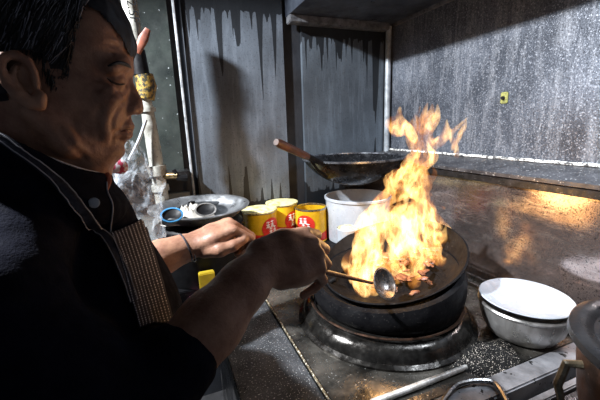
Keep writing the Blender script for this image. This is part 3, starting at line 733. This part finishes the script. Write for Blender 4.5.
# arms
elN = Vector((-.085, .395, 1.105)); wrN = EYE + sight(264, 261) * .60
bm.k = .03
elF = Vector((-.16, .90, 1.10)); wrF = pt(195, 244, y=.965)
chain(bm, [(shN, .052), (shN.lerp(elN, .5), .048), (elN, .042), (elN.lerp(wrN, .25), .046), (elN.lerp(wrN, .55), .043), (elN.lerp(wrN, .8), .036), (wrN, .031)])
chain(bm, [(shF, .052), (shF.lerp(elF, .5), .046), (elF, .042), (elF.lerp(wrF, .3), .047), (elF.lerp(wrF, .6), .042), (elF.lerp(wrF, .85), .033), (wrF, .029)])
# hands : local frame x to the knuckles, y to the thumb side, z back of the hand
bm.k = .006
def hand(wr, xd, zd, ys, curl, sc=1.0, spread=.0, thumb=None, ff=1.0):
    xd = Vector(xd).normalized(); zd = Vector(zd); zd = (zd - xd * zd.dot(xd)).normalized(); yd = zd.cross(xd) * ys
    def L(x, y, z): return wr + sc * (xd * x + yd * y + zd * z)
    # palm
    bm.k = .012
    for yy, zz in ((-.030, -.004), (-.011, .002), (.009, .003), (.028, .0)):
        chain(bm, [(L(.0, yy * .55, 0), .019 * sc), (L(.04, yy * .9, zz), .0165 * sc), (L(.083 - abs(yy + .0) * .22, yy, zz), .0125 * sc)], n=10)
    chain(bm, [(L(.02, -.025, -.014), .017 * sc), (L(.055, -.030, -.014), .015 * sc)], n=10)
    bm.k = .0032
    segs = {0: (-.033, .072, (.034, .021, .019), .0076), 1: (-.0115, .083, (.044, .028, .021), .0083), 2: (.0095, .086, (.047, .030, .022), .0087), 3: (.0305, .080, (.042, .026, .021), .0085)}
    for k, (yy, x0, ls, r) in segs.items():
        c = curl[k] if isinstance(curl[0], (list, tuple)) else curl
        p = [x0, yy, 0.0 if k else -.004]; nodes = [(L(*p), r * 1.28 * sc)]; bm.k = .0018; ang = 0; yv = spread * (k - 1.5)
        for q, ln in enumerate(ls):
            ang += c[q]; p = [p[0] + ln * ff * cos(ang), p[1] + yv * ln, p[2] - ln * ff * sin(ang)]
            nodes.append((L(*p), r * (1.04 - .09 * q) * sc))
        chain(bm, nodes, n=10)
    bm.k = .006
    th = thumb or [(.012, .022, -.012), (.040, .048, -.026), (.066, .050, -.038), (.088, .040, -.046)]
    chain(bm, [(L(*q), r * sc) for q, r in zip(th, (.018, .0145, .0115, .0098))], n=10)
    return L
LN = hand(wrN, (.93, .12, .0), (.12, -.62, .77), 1, [(1.0, 1.15, .8), (.88, 1.2, .8), (.75, 1.25, .8), (.62, 1.2, .8)], 1.24, spread=.10, thumb=[(.012, .022, -.014), (.040, .036, -.032), (.064, .026, -.048), (.084, .008, -.052)])
LF = hand(wrF, (.90, .02, .34), (-.30, -.10, .90), -1, [(1.15, 1.3, .8), (1.1, 1.3, .8), (1.05, 1.3, .8), (.95, 1.25, .8)], 1.38, spread=.05, thumb=[(.012, .02, -.012), (.038, .042, -.018), (.064, .046, -.022), (.088, .040, -.024)])
def wr_disp(co):
    # skin folds on face and arm
    n = noise.noise(co * 55) * .0006 + noise.noise(co * 140) * .0003
    return n
cook = fuse('person', bm, skin, disp=wr_disp, smooth=1)
T(cook, 'person in dark shirt and striped apron leaning over the range, holding wok and ladle', 'person')
cb = bvh_of(cook)
# facial details as children of the body
def strip(name, uvs, r, m, parent=cook, bvh=cb, off=.0, n=24, flat=1):
    pts = [onto(bvh, *q, off) for q in spline([Vector((*a, 0)) for a in uvs], n) for q in [(q.x, q.y)]]
    pts = [p for p in pts if p]
    if len(pts) < 3: return None
    k = len(pts); rr = [r * (.35 + .65 * math.sin(pi * (i + .5) / k)) for i in range(k)]
    return link(name, TU(pts, rr, 8, flat=flat), m, parent)
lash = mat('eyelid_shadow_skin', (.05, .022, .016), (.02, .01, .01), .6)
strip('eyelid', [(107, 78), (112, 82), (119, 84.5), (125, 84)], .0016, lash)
strip('eyebrow', [(108, 66), (118, 63), (127, 65), (131, 68)], .0030, hairm)
strip('lips', [(121, 131.5), (126, 130.5), (132, 130)], .0018, lipm)
# hair: cap plus strands
bm = Sdf((-.36, .48, 1.36), (.12, .73, 1.70), .004, .01)
ell(bm, H(42, 36, .0), (.115, .082, .097), rotd)
ell(bm, H(10, 72, .0), (.062, .077, .062), rotd)
ell(bm, H(80, 14, .012), (.058, .066, .052), rotd)
chain(bm, [(H(88, 2, .02), .028), (H(105, 12, .022), .020), (H(120, 28, .022), .014), (H(129, 44, .022), .0095), (H(132, 52, .022), .006)])
hair = fuse('hair', bm, hairm, None, smooth=1, disp=lambda c: .0016 * noise.noise(Vector((c.x * 40, c.y * 160, c.z * 40))))
# cut the hairline: remove faces standing over face skin
HL = [(-40, 140), (-5, 118), (8, 108), (6, 62), (20, 50), (40, 52), (47, 62), (58, 90), (66, 84), (70, 60), (74, 34), (86, 4), (100, 12), (112, 25), (122, 38), (129, 54), (140, 62), (150, 20), (150, -120), (-120, -120), (-120, 140)]
def inside(u, v, poly):
    c = False; j = len(poly) - 1
    for i in range(len(poly)):
        (x1, y1), (x2, y2) = poly[i], poly[j]
        if (y1 > v) != (y2 > v) and u < (x2 - x1) * (v - y1) / (y2 - y1) + x1: c = not c
        j = i
    return c
R3i = R3.transposed()
def uv_of(p):
    c = R3i @ (p - EYE); return 300 + F * c.x / -c.z, 200 - F * c.y / -c.z
hb_ = bmesh.new(); hb_.from_mesh(hair.data)
kill = []
for f in hb_.faces:
    c = f.calc_center_median()
    if c.y > Y0 + .005 and uv_of(c)[0] > 82 and uv_of(c)[1] < 62: continue
    cs = Vector((c.x, Y0 - abs(c.y - Y0), c.z))
    u, v = uv_of(cs)
    if not inside(u, v, HL): kill.append(f)
bmesh.ops.delete(hb_, geom=kill, context='FACES')
hb_.to_mesh(hair.data); hb_.free(); hair.parent = cook
hv = bvh_of(hair)
for nm, m, cnt, seed in (('hair_strands', hairm, 520, 1), ('grey_highlight_strands', hairg, 120, 2)):
    rnd = random.Random(seed); bm = bmesh.new()
    for i in range(cnt):
        u = rnd.uniform(-30, 92); v = rnd.uniform(-38, 60)
        pts = []; du = rnd.uniform(-1.8, -.4) ; dv = rnd.uniform(1.2, 2.6)
        L_ = rnd.randint(6, 15); off = rnd.uniform(.0004, .0035)
        for k in range(L_):
            if not inside(u, v, HL): break
            p = onto(hv, u, v, off)
            if not p or (pts and (p - pts[-1]).length > .02): break
            pts.append(p); u += du + .25 * math.sin(k); v += dv
        if len(pts) > 3: tube(bm, pts, [.0007 * (1 - .7 * k / len(pts)) for k in range(len(pts))], 4)
    if nm == 'hair_strands':
        for i in range(150):
            a_ = rnd.uniform(-9, 5); st_ = rnd.uniform(0, .5); y_ = rnd.uniform(-.004, .03)
            path = spline([H(70, -12 + a_, y_), H(92, 0 + a_, y_), H(108, 12 + a_ * .8, y_), H(121, 28 + a_ * .5, y_), H(129 + a_ * .15, 43, y_), H(131 + a_ * .5, 56, y_)], 26)[int(st_ * 14):26 - rnd.randint(0, 6)]
            tube(bm, path, [.0009 * (1 - .8 * k / len(path)) for k in range(len(path))], 4)
        for i in range(260):
            t_ = rnd.random(); e_ = spline([Vector((84, 4, 0)), Vector((75, 34, 0)), Vector((70, 60, 0)), Vector((64, 82, 0)), Vector((52, 78, 0)), Vector((42, 54, 0)), Vector((22, 52, 0))], 60)[int(t_ * 59)]
            u, v = e_.x + rnd.uniform(-5, 1.5), e_.y + rnd.uniform(-7, 1); pts = []; du = rnd.uniform(-.3, .5) - .3; L_ = rnd.randint(5, 9); o0 = rnd.uniform(.001, .003)
            for k in range(L_):
                p = onto(hv if inside(u, v, HL) else cb, u, v, o0 * (1 - k / L_) + .0003)
                if not p or (pts and (p - pts[-1]).length > .012): break
                pts.append(p); u += du; v += rnd.uniform(1.1, 1.7)
            if len(pts) > 3: tube(bm, pts, [.0007 * (1 - .8 * k / len(pts)) for k in range(len(pts))], 4)
    link(nm, bm, m, hair)
# shirt
bm = Sdf((-.40, .26, .66), (.22, 1.10, 1.56), .0052, .03)
ell(bm, chest, (.125, .20, .175)); ell(bm, chest + Vector((.035, .02, -.10)), (.11, .17, .16)); ell(bm, chest.lerp(pel, .6), (.135, .175, .18)); ell(bm, pel, (.125, .17, .12))
chain(bm, [(H(4, 150, .01), .062), (H(16, 185, .01), .085)])
chain(bm, [(shN, .068), (H(20, 200, -.02), .07), (H(40, 190, .03), .07), (H(60, 205, .12), .065), (shF, .062)])
chain(bm, [(H(84, 190, .02), .035), (H(98, 215, .03), .045), (H(110, 245, .05), .05), (H(118, 285, .06), .06)])
slN = elN.lerp(wrN, .30); slF = elF.lerp(wrF, .20)
chain(bm, [(shN, .068), (shN.lerp(elN, .5), .062), (elN, .058), (slN, .056)])
chain(bm, [(shF, .064), (shF.lerp(elF, .5), .058), (elF, .056), (slF, .055)])
# collar ring
bm.k = .008
cr = []
fr, bk = H(106, 176), H(-38, 106); cc = fr.lerp(bk, .5)
for i in range(33):
    a = 2 * pi * i / 32; hx = (fr - cc)
    p = cc + hx * cos(a) + Vector((0, -.082 * sin(a), 0)) + Vector((0, 0, -.004 * abs(sin(a)))); cr.append(p)
for dz, rr_ in ((0, .0075), (-.012, .010), (-.026, .014), (-.042, .020)):
    chain(bm, [(p + Vector((0, 0, dz)) + (p - cc).normalized() * (-dz * .25) + Vector((-.006 if dz else 0, 0, 0)), rr_) for p in cr], n=8)
def fold(co):
    return .0035 * noise.noise(Vector((co.x * 14, co.y * 9, co.z * 16))) + .0016 * noise.noise(co * 45) + .003 * max(0, noise.noise(Vector((co.x * 5 + co.z * 22, co.y * 8, co.z * 9))))
shirt = fuse('shirt', bm, cloth, cook, smooth=3, disp=fold)
sb = bvh_of(shirt)
# trousers, shoes
bm = Sdf((-.36, .36, .02), (.08, .88, 1.0), .009, .03); ell(bm, pel + Vector((0, 0, -.02)), (.118, .165, .11))
for y in (.53, .71): chain(bm, [((-.15, y, .80), .088), ((-.14, y, .46), .068), ((-.17, y, .12), .056)])
fuse('trousers', bm, cloth, cook)
for y in (.53, .71):
    bm = Sdf((-.27, y - .08, -.02), (.05, y + .08, .14), .006, .02); chain(bm, [((-.195, y, .05), .047), ((-.10, y, .045), .043), ((-.03, y, .04), .036)]); fuse('shoe', bm, blackp, cook)
# piping, straps, bib
def ribbon(name, uvs, r, m, n=40, flat=.35, off=.001):
    pts = [onto(sb, q.x, q.y, off) for q in spline([Vector((*a, 0)) for a in uvs], n)]
    ok = []
    for p in pts:
        if p is not None and (not ok or (p - ok[-1]).length < .06): ok.append(p)
    if len(ok) > 3: return link(name, TU(ok, r, 8), m, shirt)
collar_line = [cr[i] + Vector((0, 0, .0072)) for i in range(33)]
link('collar_piping', TU(collar_line, .0013, 6), piping, shirt)
ribbon('placket_piping', [(106, 182), (107, 192), (112, 205), (111, 222), (110, 235)], .0011, piping)
bt = onto(sb, 93, 203, .002)
if bt:
    d = -sight(93, 203); bm = LA([(0, .003), (.005, .0032), (.0068, .002), (.007, 0), (0, -.001)], n=24)
    bmesh.ops.transform(bm, matrix=Matrix.Translation(bt) @ Vector((0, 0, 1)).rotation_difference(d).to_matrix().to_4x4(), verts=bm.verts)
    link('button', bm, white, shirt)
strip('undershirt', [(104, 170), (108, 178), (107, 190)], .006, mat('rust_undershirt', (.35, .09, .04), (.2, .05, .03), .8), parent=cook, bvh=sb, off=-.001)
am = apron_mat()
def patch(name, left, right, nu_, nv_, m, parent, off=.004, thick=.003):
    bm = bmesh.new(); uvl = bm.loops.layers.uv.new('UVMap'); g = {}
    Ls = spline([Vector((*a, 0)) for a in left], nv_); Rs = spline([Vector((*a, 0)) for a in right], nv_)
    last = None
    for j in range(nv_):
        for i in range(nu_):
            q = Ls[j].lerp(Rs[j], i / (nu_ - 1)); p = onto(sb, q.x, q.y, off)
            g[j, i] = bm.verts.new(p) if p else None
    for j in range(nv_ - 1):
        for i in range(nu_ - 1):
            vs = [g[j, i], g[j + 1, i], g[j + 1, i + 1], g[j, i + 1]]
            if all(vs) and max((a.co - b.co).length for a in vs for b in vs) < .05:
                f = bm.faces.new(vs)
                for lp, (a, b) in zip(f.loops, ((i, j), (i, j + 1), (i + 1, j + 1), (i + 1, j))): lp[uvl].uv = (a / (nu_ - 1), b / (nv_ - 1))
    for v in [v for v in bm.verts if not v.link_faces]: bm.verts.remove(v)
    o = link(name, bm, m, parent); md = o.modifiers.new('t', 'SOLIDIFY'); md.thickness = thick; md.offset = 1
    return o
apron = patch('apron_bib', [(109, 233), (119, 265), (128, 297), (137, 330)], [(140, 219), (150, 250), (160, 285), (170, 322)], 26, 40, am, cook)
patch('apron_strap', [(-5, 141), (33, 169), (67, 203), (100, 240), (117, 275), (128, 305)], [(-5, 133), (38, 162), (74, 196), (106, 232), (122, 266), (134, 300)], 6, 70, mat('strap_cloth', (.035, .035, .05), (.012, .012, .02), .85, 0, 90, bmp=.5), apron, off=.0035)
for uvs in ([(-5, 140), (33, 168), (67, 202), (100, 239), (117, 274), (128, 304)], [(-5, 134), (38, 163), (74, 197), (106, 233), (122, 267), (134, 301)]):
    pts = [onto(sb, q.x, q.y, .008) for q in spline([Vector((*a, 0)) for a in uvs], 70)]
    ok = []
    for p in pts:
        if p is not None and (not ok or (p - ok[-1]).length < .06): ok.append(p)
    link('strap_stitching', TU(ok, .0007, 6), piping, apron)
# bracelet
wd = (wrF - elF).normalized(); c0 = wrF - wd * .028
def ringpts(c, d, r, n=32):
    q = Vector((0, 0, 1)).rotation_difference(d).to_matrix(); return [c + q @ Vector((r * cos(2 * pi * i / n), r * sin(2 * pi * i / n), 0)) for i in range(n + 1)]
link('bracelet', TU(ringpts(c0, (wd + Vector((.2, 0, .1))).normalized(), .0405), .0028, 8), mat('beads', (.12, .12, .14), (.03, .03, .04), .3, .5, 60), cook)
link('bracelet', TU(ringpts(c0 + wd * .012 + Vector((0, 0, -.006)), (wd + Vector((.45, 0, .1))).normalized(), .0415), .0012, 6), mat('silver', (.7, .7, .72), (.4, .4, .42), .2, 1, 60), cook)
# spatula/ladle
lh0 = LN(.094, -.012, -.046); lh1 = pt(372, 283, y=.78)
sp_ = thing('wok_ladle', 'dark iron ladle held in the right hand over the flaming wok', 'ladle', lh1)
ax = (lh1 - lh0).normalized()
link('handle', TU([lh0 - lh1 - ax * .035, lh0 - lh1, Vector((0, 0, 0))], [.0075, .0065, .0045], 10), mat('ladle_handle', (.12, .05, .03), (.05, .02, .015), .5, 0, 30), sp_)
bm = bmesh.new()
lathe(bm, [(0, -.018), (.02, -.015), (.036, -.004), (.041, .006), (.0435, .0075), (.0385, .008), (.033, 0), (.018, -.010), (0, -.013)], n=36)
lm = Matrix.Translation((.040, .0, -.012)) @ Matrix.Rotation(radians(22), 4, 'Y') @ Matrix.Rotation(radians(50), 4, 'X') @ Matrix.Diagonal((1, 1.15, 1, 1))
bmesh.ops.transform(bm, matrix=lm, verts=bm.verts)
link('ladle_cup', bm, mat('ladle_steel', (.3, .28, .27), (.06, .05, .05), .3, .8, 40), sp_)
# ------------------------------------------------------------------ fire
fl = thing('flame', 'tall orange and yellow flame rising out of the burning wok', 'fire', (.66, .87, .95))
def fire_mat(name, s, lo, freq):
    m = bpy.data.materials.new(name); m.use_nodes = True; nt = m.node_tree; nt.nodes.clear()
    out = nt.nodes.new('ShaderNodeOutputMaterial'); em = nt.nodes.new('ShaderNodeEmission')
    v = coords(nt, (1, 1, .42))
    d = N(nt, 'ShaderNodeTexNoise'); d.inputs['Scale'].default_value = freq * .45; d.inputs['Detail'].default_value = 2; nt.links.new(v, d.inputs['Vector'])
    vm = nt.nodes.new('ShaderNodeVectorMath'); vm.operation = 'MULTIPLY_ADD'; nt.links.new(d.outputs['Color'], vm.inputs[0]); vm.inputs[1].default_value = (.075, .075, .06); nt.links.new(v, vm.inputs[2])
    n1 = nz(nt, vm.outputs[0], freq, 2.5, .5)
    ridge = mth(nt, 'SUBTRACT', 1, mth(nt, 'MULTIPLY', mth(nt, 'ABSOLUTE', mth(nt, 'SUBTRACT', n1, .5)), 7), clamp=True)
    n2 = nz(nt, vm.outputs[0], freq * .5, 2, .5)
    body = ramp(nt, n2, [(lo, 0), (lo + .22, 1)])
    q = mth(nt, 'MULTIPLY', mth(nt, 'ADD', mth(nt, 'MULTIPLY', mth(nt, 'POWER', ridge, 1.9), 1.0), .09), body)
    nt.links.new(ramp(nt, q, [(0, (1, .22, .03)), (.18, (1, .34, .06)), (.45, (1, .46, .11)), (1, (1, .66, .26))]), em.inputs[0])
    nt.links.new(mth(nt, 'MULTIPLY', q, s), em.inputs[1])
    nt.links.new(em.outputs[0], out.inputs['Volume']); return m
def tongue(sd, uvs, r0, seed, y=.87, dep=.03, n=16, flat=1):
    rnd = random.Random(seed); yo = rnd.uniform(-dep, dep)
    pts = [pt(q.x, q.y, y=y + yo) for q in spline([Vector((*a, 0)) for a in uvs], n)]
    nod = []
    for i, p in enumerate(pts):
        t = i / (n - 1); q = Vector((p.x * 14, seed * 3.1, p.z * 14))
        p = p + Vector((noise.noise(q), noise.noise(q + Vector((9, 0, 0))), .3 * noise.noise(q + Vector((0, 5, 0))))) * .010
        s = (math.sin(pi * min(1, t * .82 + .12)) ** .9) * (1 - t) ** .35
        nod.append((p, max(.0012, r0 * s * (1 + .35 * noise.noise(Vector((t * 6, seed, 0)))))))
    chain(sd, nod)
rnd = random.Random(11)
flow = [(397, 297, 46), (399, 278, 50), (401, 254, 47), (401, 232, 45), (400, 214, 38), (406, 196, 30), (414, 178, 24), (421, 160, 17), (424, 146, 11), (424, 132, 14), (424, 118, 14)]
def at(h, s):
    h = max(0, min(len(flow) - 1.001, h)); k = int(h); t = h - k
    a, b = flow[k], flow[k + 1]
    return (a[0] + (b[0] - a[0]) * t + s * (a[2] + (b[2] - a[2]) * t), a[1] + (b[1] - a[1]) * t)
def field(lo, hi): return Sdf(lo, hi, .003, .006)
sd = field((.38, .60, .88), (1.0, 1.14, 1.40))
for i in range(84):
    h0 = rnd.uniform(0, 3.3); s = rnd.uniform(-1, 1); L_ = rnd.uniform(1.4, 2.6); sw = rnd.uniform(-.3, .3)
    tongue(sd, [at(h0 + L_ * k / 4, (s + sw * math.sin(k * 1.7 + i) * .6) * (1 if h0 > .5 else .9)) for k in range(5)], rnd.uniform(.014, .026), i, dep=.10 if h0 > 1 else .05)
under(fuse('flame_base', sd, fire_mat('flame_low', 52, .27, 25), disp=None), fl)
sd = field((.42, .72, 1.0), (1.05, 1.05, 1.62))
for i in range(30):
    h0 = rnd.uniform(2.4, 6.2); s = rnd.uniform(-1, 1) * .85; L_ = rnd.uniform(1.6, 3.2); sw = rnd.uniform(-.5, .5)
    tongue(sd, [at(h0 + L_ * k / 4, (s + sw * math.sin(k * 1.9 + i)) * (1 - .1 * k)) for k in range(5)], rnd.uniform(.010, .019), 100 + i, dep=.03)
under(fuse('flame_column', sd, fire_mat('flame_mid', 66, .31, 28), disp=None), fl)
sd = field((.55, .78, 1.28), (1.2, 1.05, 1.66))
head = [[(420, 156), (416, 138), (424, 118), (428, 101)], [(424, 150), (414, 132), (402, 128), (391, 124)], [(425, 154), (428, 134), (436, 118), (439, 102)],
        [(416, 142), (408, 130), (400, 119), (401, 106)], [(436, 142), (446, 136), (458, 128), (474, 112)], [(456, 158), (454, 145), (451, 134), (447, 122)],
        [(430, 150), (440, 140), (446, 132), (446, 118)], [(418, 158), (412, 142), (414, 124), (420, 104)], [(425, 140), (420, 128), (430, 115), (432, 103)],
        [(404, 131), (394, 128), (391, 122), (399, 116)], [(452, 150), (458, 138), (464, 126), (467, 117)], [(424, 162), (430, 146), (424, 132), (416, 114)], [(410, 136), (420, 128), (430, 122), (438, 110)], [(396, 122), (394, 130), (408, 132), (420, 128)]]
for i, h in enumerate(head): tongue(sd, h, .020 if i not in (4, 5, 10) else .011, 300 + i, dep=.02, y=.90)
under(fuse('flame_crown', sd, fire_mat('flame_high', 60, .30, 27), disp=None), fl)
